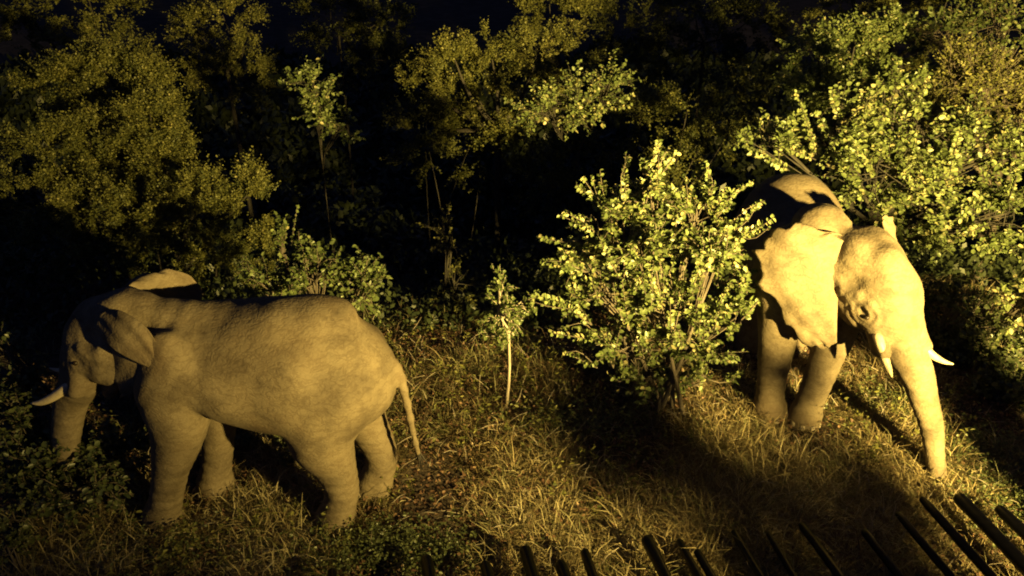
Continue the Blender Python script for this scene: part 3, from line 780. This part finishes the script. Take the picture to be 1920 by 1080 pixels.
# thorn trees on the left
plant('thorn_tree', 'rounded thorn tree crown, tallest of the left-hand clump', 'tree', (-9.0, 18.8, 0),
      [blob(105, 165, 18.6, 70, 42, 1.0), blob(195, 140, 18.4, 85, 42, 1.1, 1.3), blob(275, 172, 18.2, 50, 42, 1.0)],
      36, 32, 11, .05, M_FINE, limb_r=.09, trunk_h=1.6, seed=9, tlen=.45, twig_mesh=False, quad=True, skirt=True, clump=.11, bark=M_BARK_DARK, tint=(.38, .22), up=.9)
plant('thorn_tree', 'thorn tree with a steep dark right edge, below the tallest left crown', 'tree', (-7.6, 16.9, 0),
      [blob(190, 260, 16.8, 70, 42, 1.0), blob(285, 232, 16.6, 70, 48, 1.0, 1.3), blob(315, 310, 16.2, 45, 55, .8), blob(210, 325, 16.4, 80, 40, .8)],
      36, 32, 11, .046, M_FINE, limb_r=.09, trunk_h=1.3, seed=10, tlen=.45, twig_mesh=False, quad=True, skirt=True, clump=.11, bark=M_BARK_DARK, tint=(.38, .22), up=.9)
plant('thorn_bush', 'low dense thorn bush nearest the left elephant, in front of the left trees', 'bush', (-7.4, 15.2, 0),
      [blob(60, 370, 15.4, 80, 60, .9), blob(170, 390, 15.0, 80, 55, .8, 1.2), blob(270, 400, 14.8, 80, 60, .8, 1.2), blob(380, 390, 15.0, 70, 70, .8, 1.2), blob(470, 390, 15.2, 50, 80, .7), blob(90, 290, 16.0, 80, 60, .8)],
      28, 28, 11, .046, M_FINE, limb_r=.05, spread=1.2, seed=11, tlen=.4, twig_mesh=False, quad=True, skirt=True, clump=.11, bark=M_BARK_DARK, parts=SH, tint=(.38, .2), up=.6)
plant('thorn_tree', 'dim thorn tree at the top, right of the tallest left crown', 'tree', (-9.6, 27.5, 0),
      [blob(420, 45, 27.0, 80, 45, 1.6, 1.2), blob(460, 100, 26.6, 50, 35, 1.2, .8), blob(360, 60, 27.2, 45, 35, 1.0)],
      26, 20, 10, .06, M_FINE, limb_r=.09, trunk_h=1.6, seed=12, tlen=.5, twig_mesh=False, quad=True, skirt=True, clump=.11, bark=M_BARK_DARK, tint=(.5, .2))
plant('thorn_tree', 'dark brownish tree at the top left corner of the picture', 'tree', (-14.2, 26, 0),
      [blob(170, 15, 25.4, 100, 45, 1.6, 1.2), blob(20, 5, 26, 60, 40, 1.2)], 34, 20, 10, .075, M_FINE, limb_r=.1, trunk_h=1.8, seed=13, tlen=.55, twig_mesh=False, quad=True, skirt=True, clump=.11, bark=M_BARK_DARK, tint=(.4, .2))
# middle
plant('small_tree', 'small lone leafy treetop lit in the dark, left of the middle', 'tree', (-4.5, 18.4, 0),
      [blob(585, 165, 18.4, 40, 35, .5), blob(600, 215, 18.4, 26, 40, .4, .8), blob(640, 240, 18.5, 50, 25, .5, .6)], 16, 6, 10, .085, M_LEAF, limb_r=.012, bark=M_BARK_DARK, trunk_h=1.0, seed=14, tlen=.4, tint=(.5, .2), shoots=[(600, 240, 585, 125, 18.4), (600, 200, 542, 155, 18.4), (605, 190, 628, 148, 18.4)])
plant('twin_crown_tree', 'tree with two lit upright crowns at the top middle of the picture', 'tree', (-.4, 20.6, 0),
      [blob(850, 120, 20.4, 48, 45, .9, 1.1), blob(790, 160, 21.2, 50, 40, .8, .5), blob(1010, 105, 21, 75, 45, 1.0, 1.2), blob(920, 110, 20.8, 45, 45, .8, .7), blob(890, 185, 21.5, 90, 40, .9, .4)],
      26, 28, 10, .055, M_FINE, limb_r=.1, trunk_h=1.4, seed=15, tlen=.5, twig_mesh=False, quad=True, skirt=True, clump=.11, bark=M_BARK_DARK, tint=(.48, .2), up=.7)
plant('leafy_bush', 'leaning lit leafy sprays below the twin crowns, above the leafy bush', 'bush', (1.6, 18.2, 0),
      [blob(1090, 190, 17.8, 70, 35, .6), blob(1030, 215, 17.8, 70, 25, .6), blob(1140, 160, 17.6, 45, 22, .4, .6)], 20, 6, 10, .085, M_LEAF, limb_r=.02, trunk_h=1.6, bark=M_BARK_DARK, seed=16, parts=SH, tlen=.5, tint=(.6, .2), shoots=[(1060, 220, 1168, 138, 17.6), (1100, 210, 1188, 178, 17.6), (1080, 200, 1100, 128, 17.6), (1030, 230, 960, 205, 17.8)])
plant('thorn_tree', 'dark tree at the top edge, right of the twin crowns', 'tree', (1.6, 28, 0),
      [blob(1030, 25, 27, 90, 45, 1.4)], 34, 20, 10, .08, M_FINE, limb_r=.1, trunk_h=1.6, seed=17, tlen=.6, twig_mesh=False, quad=True, skirt=True, clump=.11, bark=M_BARK_DARK, tint=(.4, .2))
# dim bushes in the hollow, mostly in the shade of the leafy bush
for (lab, bx, by, bl, sd) in (
        ('dim bush under the left half of the twin crowns', -1.7, 20.2, [(800, 225, 21, 70, 40, 1.0), (900, 240, 21, 70, 40, .9)], 52),
        ('dim bush under the right half of the twin crowns', .9, 19.8, [(1000, 250, 19.8, 90, 55, 1.0), (1080, 300, 19.4, 80, 50, .9)], 53),
        ('dim bush right of the leaning sprays, far behind the leafy bush', 3.4, 20.5, [(1200, 230, 20.5, 80, 55, 1.0), (1290, 210, 21, 70, 50, 1.0), (1380, 180, 21.5, 60, 50, 1.0)], 54)):
    plant('thorn_bush', lab, 'bush', (bx, by, 0), [blob(*b) for b in bl], 30, 12, 10, .065, M_FINE, limb_r=.012, spread=.6, seed=sd, parts=SH, tlen=.4, twig_mesh=False, quad=True, skirt=True, clump=.15, bark=M_BARK_DARK, tint=(.3, .2))
plant('thorn_tree', 'barely visible dark tree at the top edge, left of the twin crowns', 'tree', (-7.0, 33, 0),
      [blob(620, 30, 33, 90, 50, 1.8), blob(720, 50, 32.5, 70, 45, 1.6)], 34, 18, 10, .09, M_FINE, limb_r=.05, trunk_h=1.6, seed=61, tlen=.6, twig_mesh=False, quad=True, skirt=True, clump=.13, bark=M_BARK_DARK, tint=(.15, .15))
plant('thorn_tree', 'barely visible dark tree at the top edge, above the leafy bush', 'tree', (7.2, 31, 0),
      [blob(1190, 40, 31, 90, 50, 1.8), blob(1300, 30, 31, 90, 50, 1.8), blob(1410, 50, 30.5, 70, 50, 1.6)], 34, 18, 10, .09, M_FINE, limb_r=.05, trunk_h=1.6, seed=62, tlen=.6, twig_mesh=False, quad=True, skirt=True, clump=.13, bark=M_BARK_DARK, tint=(.15, .15))
# upper right
plant('feathery_tree', 'lit tree crown directly above the broad-leaved tree, upper right', 'tree', (7.8, 19, 0),
      [blob(1530, 110, 18.8, 60, 45, .8), blob(1600, 100, 18.6, 70, 55, .9, 1.2), blob(1650, 70, 18.8, 35, 40, .5, .6), blob(1580, 170, 18.6, 90, 40, .8)],
      40, 8, 10, .075, M_LEAF, limb_r=.09, trunk_h=1.4, seed=18, tlen=.5, twig_mesh=False, quad=True, skirt=True, clump=.11, bark=M_BARK_DARK, tint=(.55, .2), up=.6)
plant('thorn_tree', 'hazy olive tree at the top edge of the picture, upper right', 'tree', (11.6, 25.5, 0),
      [blob(1590, 10, 25, 80, 50, 1.3), blob(1690, 15, 25, 60, 45, 1.2), blob(1800, 10, 25, 70, 35, 1.2)], 34, 20, 10, .075, M_FINE, limb_r=.1, trunk_h=1.6, seed=19, tlen=.6, twig_mesh=False, quad=True, skirt=True, clump=.11, bark=M_BARK_DARK, tint=(.5, .2))
plant('broadleaf_tree', 'dark tree in the top right corner with a few bright leaves', 'tree', (12.8, 20, 0),
      [blob(1870, 60, 20, 70, 60, 1.0), blob(1760, 80, 20.5, 70, 50, 1.0)], 24, 6, 10, .10, M_LEAF, limb_r=.1, trunk_h=1.6, seed=20, tlen=.55, tint=(.4, .2))
# left edge and undergrowth by the left elephant
plant('shade_bush', 'dark leafy bush at the left edge, in front of the left elephant\'s tusk', 'bush', (-5.9, 8.6, 0),
      [blob(20, 680, 8.6, 45, 70, .4), blob(40, 760, 8.4, 50, 50, .4), blob(10, 800, 8.2, 50, 60, .4)], 22, 5, 9, .06, M_DARK, limb_r=.03, spread=.4, seed=21, parts=SH, tlen=.3, tint=(.5, .2))
plant('feathery_bush', 'small feathery shrub in the bottom left corner', 'bush', (-5.3, 6.9, 0),
      [blob(20, 980, 7.0, 40, 30, .25), blob(15, 1030, 6.8, 40, 30, .25)], 14, 5, 11, .05, M_DARK, limb_r=.02, seed=22, parts=SH, tlen=.3, tint=(.7, .2))
plant('leafy_undergrowth', 'dark leafy undergrowth around the left elephant\'s trunk tip', 'undergrowth', (-5.0, 8.3, 0),
      [blob(110, 850, 8.1, 90, 35, .45), blob(220, 860, 8.2, 70, 40, .45), blob(60, 900, 7.8, 70, 40, .4), blob(160, 920, 7.6, 90, 25, .4)], 30, 5, 8, .07, M_DARK, limb_r=.012, spread=.7, seed=23, parts=SH, tlen=.28, tint=(.4, .2))
plant('leafy_undergrowth', 'small green plants under the left elephant\'s belly', 'undergrowth', (-3.0, 9.2, 0),
      [blob(450, 850, 9.2, 60, 25, .4), blob(570, 880, 8.9, 40, 25, .3)], 16, 4, 8, .055, M_DARK, limb_r=.01, spread=.5, seed=24, parts=SH, tlen=.22, tint=(.6, .2))
# added out of frame on the right: a tree placed to shade grass and legs
plant('added_shade_tree', 'slim dense tree added out of frame at right to shade the grass in front', 'tree', (6.4, 2.0, 0),
      [(6.28, 2.0, 3.42, .36, .4, .34, .7), (6.36, 2.0, 3.05, .38, .4, .36, .7), (6.55, 2.05, 2.9, .3, .4, .3, .6), (6.92, 2.0, 3.6, .22, .35, .24, .26), (6.86, 2.0, 3.2, .2, .35, .3, .3), (6.32, 2.0, 2.6, .42, .4, .45, 1), (6.4, 2.0, 2.1, .42, .4, .45, 1), (6.45, 2.0, 1.6, .38, .4, .45, 1)], 24, 7, 9, .09, M_LEAF, limb_r=.12, trunk_h=1.6, seed=25, tlen=.3)

plant('shade_bush', 'tall bush added out of frame at right to shade the undergrowth behind the trunk', 'bush', (7.5, 5.0, 0),
      [(7.5, 5.0, 2.95, .34, .4, .5, 1), (7.5, 5.0, 2.5, .36, .4, .6, 1), (7.5, 5.0, 1.6, .36, .4, .6, 1), (7.5, 5.0, .8, .36, .4, .5, 1)], 40, 7, 10, .11, M_LEAF, limb_r=.08, seed=26, parts=SH, tlen=.3)  # added unseen bush, placed to block the lamp from the undergrowth

# ------------------------------------------------------------------ grass, litter, herbs
def snoise(x, y, s, seed):
    g = np.random.default_rng(seed)
    v = 0
    for k in range(7):
        a = g.uniform(0, 2 * np.pi); f = s * g.uniform(.5, 1.8)
        v = v + np.sin((x * np.cos(a) + y * np.sin(a)) * f + g.uniform(0, 6.28))
    return v / 7 ** .5

def build_grass():
    g = np.random.default_rng(42)
    Pb, Lb, Tb, Wb, Db = [], [], [], [], []
    for (n, x0, x1, y0, y1, wf) in ((17000, -7.5, 8.5, 6.0, 11.5, 1.0), (4500, -9, 10, 11.5, 17, 1.3), (1500, -15, 16, 17, 32, 2.0)):
        x = g.uniform(x0, x1, n); y = g.uniform(y0, y1, n)
        d = snoise(x, y, 1.6, 5) + .6 * snoise(x, y, 4.5, 6)
        keep = d + g.normal(0, .5, n) > -.55
        keep &= ~((y > 9.2) & (x < 2.6) & (g.random(n) < .4))
        x, y, d = x[keep], y[keep], d[keep]
        nb = g.integers(6, 24, len(x))
        tx = np.repeat(x, nb); ty = np.repeat(y, nb); m = len(tx)
        th = np.repeat(np.clip(.21 + .09 * d + g.normal(0, .08, len(x)), .06, .55), nb)
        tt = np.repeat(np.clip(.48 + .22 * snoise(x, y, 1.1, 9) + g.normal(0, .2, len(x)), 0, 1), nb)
        back = np.clip((y - 8.9 - .5 * snoise(x, y, .9, 31)) / 1.4, 0, 1) * np.clip((3.2 - x) / 1.5, 0, 1)     # straw turns scrub-brown towards the bank, darkened to paint in the weak light
        tt = tt - .42 * np.repeat(back, nb) + .14 * np.repeat(np.clip((9.0 - y) / 1.2, 0, 1), nb)  # near straw lightened in colour to make up for the lamp's falloff
        gr = np.repeat(g.random(len(x)) < .16 + .2 * back, nb)
        ang = g.uniform(0, 2 * np.pi, m); rr = np.abs(g.normal(0, .08, m))
        Pb.append(np.stack([tx + rr * np.cos(ang), ty + rr * np.sin(ang), gz(tx, ty) - .01], -1))
        lean = g.uniform(.3, 1.6, m) + np.where(g.random(m) < .35, g.uniform(0, 4, m), 0); a2 = ang + g.normal(0, 1.4, m)
        Db.append(np.stack([np.cos(a2) * lean, np.sin(a2) * lean, np.ones(m)], -1))
        Lb.append(th * g.uniform(.4, 1.6, m)); Wb.append(g.uniform(.005, .015, m) * wf)
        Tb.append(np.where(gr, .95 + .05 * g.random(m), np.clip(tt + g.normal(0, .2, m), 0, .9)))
    P, D, L, W, T = map(np.concatenate, (Pb, Db, Lb, Wb, Tb))
    D = norm(D); S = norm(np.cross(D, np.array([0, 0, 1.0]) + g.normal(0, .3, D.shape)))
    mid = P + D * (L * .55)[:, None] + [0, 0, .02]
    hz = D * [1, 1, 0]
    tip = P + D * (L * .9)[:, None] + hz * (L * .35)[:, None] - np.array([0, 0, 1.0]) * (L * g.uniform(.0, .35, len(L)))[:, None]
    tip[:, 2] = np.maximum(tip[:, 2], P[:, 2] + .015)
    w = W[:, None] / 2
    V = np.stack([P - S * w, P + S * w, mid - S * w * .8, mid + S * w * .8, tip], 1).reshape(-1, 3)
    i = np.arange(len(P))[:, None] * 5
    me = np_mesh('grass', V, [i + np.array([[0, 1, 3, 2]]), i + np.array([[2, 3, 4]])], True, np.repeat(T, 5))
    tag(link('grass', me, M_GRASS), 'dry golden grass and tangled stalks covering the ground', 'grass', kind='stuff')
    # fallen leaves
    n = 42000
    x = g.uniform(-8, 9, n); y = g.uniform(6, 16, n)
    P = np.stack([x, y, gz(x, y) + g.uniform(.01, .15, n)], -1)
    D = norm(np.stack([g.normal(size=n), g.normal(size=n), g.normal(0, .5, n)], -1)); N = norm(np.array([0, 0, 1.0]) + g.normal(0, .5, (n, 3)))
    L = g.uniform(.03, .075, n)
    V, F, t = leaf_arrays(P, D, N, L, L * g.uniform(.45, .7, n), np.clip(g.normal(.5, .22, n), 0, 1))
    tag(link('leaf_litter', np_mesh('leaf_litter', V, [F], True, t), M_LITTER), 'brown fallen leaves scattered through the grass', 'leaf litter', kind='stuff')
    # fallen sticks and dry stalks
    paths = []
    for k in range(900):
        x, y = g.uniform(-7, 8.5), g.uniform(6, 13); a = g.uniform(0, 6.28); L = g.uniform(.15, .7) * .6
        z0, z1 = g.uniform(.02, .16), g.uniform(.02, .34)
        dx, dy = np.cos(a) * L, np.sin(a) * L
        zz = float(gz(x, y))
        paths.append((np.array([[x, y, zz + z0], [x + dx * .5 + g.normal(0, .02), y + dy * .5, zz + (z0 + z1) / 2 + .03], [x + dx, y + dy, zz + z1]]), np.array([.006, .005, .003]) * g.uniform(.6, 1.4)))
    V, F = tubes(paths, 4)
    tag(link('fallen_sticks', np_mesh('fallen_sticks', V, F), M_BARK_PALE), 'pale thin fallen sticks lying across the grass', 'sticks', kind='stuff')
    # scrubby weeds standing in the grass
    Ps, Ds, Ls = [], [], []
    for k in range(1500):
        x, y = g.uniform(-6.5, 8), g.uniform(6.2, 12.5)
        if snoise(np.array([x]), np.array([y]), 1.3, 77)[0] + (.8 if (y > 9 and x < 3) else -.5) < .15: continue
        hh = g.uniform(.12, .5); a = g.uniform(0, 6.28); ln = g.uniform(0, .5) * hh
        nl = int(g.integers(7, 16)); t = np.linspace(.25, 1, nl)[:, None]
        z0 = float(gz(x, y))
        Ps.append(np.array([x, y, z0]) + t * np.array([np.cos(a) * ln, np.sin(a) * ln, hh]) + g.normal(0, .02, (nl, 3)))
        th = g.uniform(0, 6.28, nl)
        Ds.append(np.stack([np.cos(th), np.sin(th), g.normal(.25, .35, nl)], -1)); Ls.append(g.uniform(.03, .085, nl))
    P = np.concatenate(Ps); D = norm(np.concatenate(Ds)); L = np.concatenate(Ls); n = len(P)
    N = norm(np.array([0, 0, 1.0]) + g.normal(0, .5, (n, 3)))
    P[:, 2] = np.maximum(P[:, 2], gz(P[:, 0], P[:, 1]) + .02)
    V, F, t = leaf_arrays(P, D, N, L, L * g.uniform(.25, .6, n), np.clip(g.normal(.45, .25, n), 0, 1))
    tag(link('scrub_weeds', np_mesh('scrub_weeds', V, [F], True, t), M_FINE), 'scrubby leafy weeds standing up through the dry grass', 'weeds', kind='stuff')
    # dark thicket in the hollow behind
    n = 170000
    x = g.uniform(-24, 24, n); y = 12.8 + 52 * g.random(n) ** 1.15; x *= .45 + y / 42
    hgt = np.clip(1.1 + .7 * snoise(x, y, .6, 21) + .3 * snoise(x, y, 2.0, 22), .1, 2.6) * np.clip((y - 12.3) / 2.5, .2, 1)
    k = (hgt > .12) & ((x < 2.5) | (y > 15)); x, y, hgt = x[k], y[k], hgt[k]; n = len(x)
    P = np.stack([x, y, gz(x, y) + hgt * g.random(n) ** .6], -1)
    D = norm(g.normal(size=(n, 3))); N = norm(np.array([0, 0, .8]) + g.normal(0, .6, (n, 3)))
    L = g.uniform(.08, .17, n) * (1 + (y - 12) / 9)
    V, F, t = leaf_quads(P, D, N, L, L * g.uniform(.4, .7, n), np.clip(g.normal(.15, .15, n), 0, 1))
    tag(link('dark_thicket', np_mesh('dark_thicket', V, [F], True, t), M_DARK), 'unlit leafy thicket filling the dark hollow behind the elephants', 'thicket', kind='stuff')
    # small round-leaved herbs in the foreground grass
    Ps = []
    for (u, v, sx, sy, n) in ((730, 1040, 1.1, .35, 900), (1880, 960, .6, .6, 500), (1100, 800, 1.2, .5, 300), (1650, 760, .8, .5, 300), (300, 1040, 1.2, .4, 250), (1850, 860, .7, .6, 400)):
        f = foot(u, v)
        Ps.append(np.stack([f[0] + g.normal(0, sx * .5, n), f[1] + g.normal(0, sy * .6, n), np.abs(g.normal(.10, .07, n)) + .02], -1))
    P = np.concatenate(Ps); n = len(P)
    k = 5
    P = np.repeat(P, k, 0) + g.normal(0, .03, (n * k, 3)); P[:, 2] = np.maximum(P[:, 2], .015); n *= k
    D = norm(np.stack([g.normal(size=n), g.normal(size=n), g.normal(.2, .35, n)], -1)); N = norm(np.array([0, 0, 1.0]) + g.normal(0, .45, (n, 3)))
    L = g.uniform(.025, .055, n)
    V, F, t = leaf_arrays(P, D, N, L, L * .7, np.clip(g.normal(.6, .2, n), 0, 1))
    tag(link('ground_herbs', np_mesh('ground_herbs', V, [F], True, t), M_DARK), 'small round-leaved green herbs low in the grass', 'herbs', kind='stuff')
build_grass()

# ------------------------------------------------------------------ dark pole ends along the lower edge
def pole_mesh(r, L, seed):
    g = np.random.default_rng(seed)
    n, s = 22, 14
    x = np.concatenate([np.linspace(-L, -.12, n - 6), -.12 + .12 * np.sin(np.linspace(.2, 1, 6) * np.pi / 2)])
    rr = r * (1 + .12 * g.normal(size=n)) * np.linspace(1.12, .9, n); rr = np.convolve(np.pad(rr, 2, 'edge'), np.ones(5) / 5, 'valid')
    c = np.linspace(.2, 1, 6); rr[-6:] *= np.sqrt(np.clip(1 - (c * .93) ** 4, 0, 1))
    P = np.stack([x, .018 * np.sin(x * 1.7 + seed), .012 * np.sin(x * 2.3 + 2 * seed)], -1)
    V, F = tubes([(P, rr)], s)
    V[:, 1:] *= 1 + .04 * np.sin(5 * np.arctan2(V[:, 2:3], V[:, 1:2]) + seed)
    return np_mesh('wooden_pole', V, F)

POLES = [(622, 1066, 20), (800, 1046, 28), (911, 1055, 24), (984, 1028, 28), (1051, 1050, 26), (1098, 1030, 21), (1211, 1008, 25), (1275, 1008, 18), (1308, 1028, 18),
         (1376, 990, 14), (1438, 996, 14), (1500, 978, 17), (1622, 990, 16), (1682, 960, 16), (1726, 932, 17), (1792, 930, 26), (1872, 950, 24)]
ORD = ['leftmost', 'second', 'third', 'fourth', 'fifth', 'sixth', 'seventh', 'eighth', 'ninth', 'tenth', 'eleventh', 'twelfth', 'thirteenth', 'fourteenth', 'fifteenth', 'sixteenth']
def build_poles():
    zc = .40
    dirn = np.array([-370, 0, 1507 * CP + 796 * SP]); ang = math.atan2(dirn[2], dirn[0])
    for k, (u, v, wpx) in enumerate(POLES):
        a, b = (u - 960) / 1507, (540 - v) / 1507
        d = np.array([a, CP + b * SP, -SP + b * CP]); t = (7.5 - zc) / -d[2]; p = np.array([0, 0, 7.5]) + d * t
        r = wpx * t / 1507 / 2 * .92
        o = link('wooden_pole', pole_mesh(r, 3.4, k), M_TAR)
        o.location = (p[0], p[1], zc + (r - .1) * .5); o.rotation_euler = (R(37 * k), R(random.uniform(-1.2, .6)), ang + R(random.uniform(-1.5, 1.5)))
        if k == 16: lab = 'rightmost dark wooden pole end, at the right edge of the picture'
        elif k == 0: lab = 'leftmost dark wooden pole end along the bottom edge'
        elif k == 15: lab = 'thickest dark wooden pole, second from the right along the lower edge'
        else: lab = ORD[k] + ' dark wooden pole end from the left along the bottom edge'
        tag(o, lab, 'pole', 'dark wooden poles along the bottom edge')
    # two bearer logs they rest on, below the frame
    for k, yb in enumerate((5.0, 3.9)):
        o = link('bearer_log', pole_mesh(.15, 9.5, 40 + k), M_TAR)
        o.location = (6.6, yb + .5, .15); o.rotation_euler = (0, 0, R(4))
        tag(o, ('front' if k == 0 else 'rear') + ' bearer log under the dark poles, below the picture', 'log', 'bearer logs')
build_poles()

# ------------------------------------------------------------------ deck added below the viewer, out of frame, to shade the lower left
def build_deck():
    root = empty('shade_deck', (0, 0, 0))
    tag(root, 'timber deck on posts, added out of frame below the viewer to cast shade', 'deck')
    def box(x0, x1, y0, y1, z0, z1):
        V = np.array([[x, y, z] for x in (x0, x1) for y in (y0, y1) for z in (z0, z1)], float)
        return np_mesh('deck_piece', V, [np.array([[0, 1, 3, 2], [4, 6, 7, 5], [0, 4, 5, 1], [2, 3, 7, 6], [0, 2, 6, 4], [1, 5, 7, 3]])], False)
    wood = bark_material('deck_wood', (.05, .04, .03), (.12, .09, .06), 5)
    me = box(0, .196, 0, 5.0, 0, .04); me.materials.append(wood)
    for k in range(42):
        o = link('plank', me, wood, root); o.location = (-3.8 + k * .2, -3.4, 3.36)
    for k, yb in enumerate((-3.2, -1.0, 1.2)):
        link('joist', box(-3.8, 4.58, yb, yb + .1, 3.16, 3.357), wood, root)
    for x in (-3.6, 0, 4.3):
        for y in (-3.1, 1.1):
            V, F = tubes([(np.array([[x, y, -.2], [x, y, 2], [x, y, 3.15]]), np.array([.12, .11, .10]))], 10)
            link('post', np_mesh('post', V, F), wood, root)
build_deck()
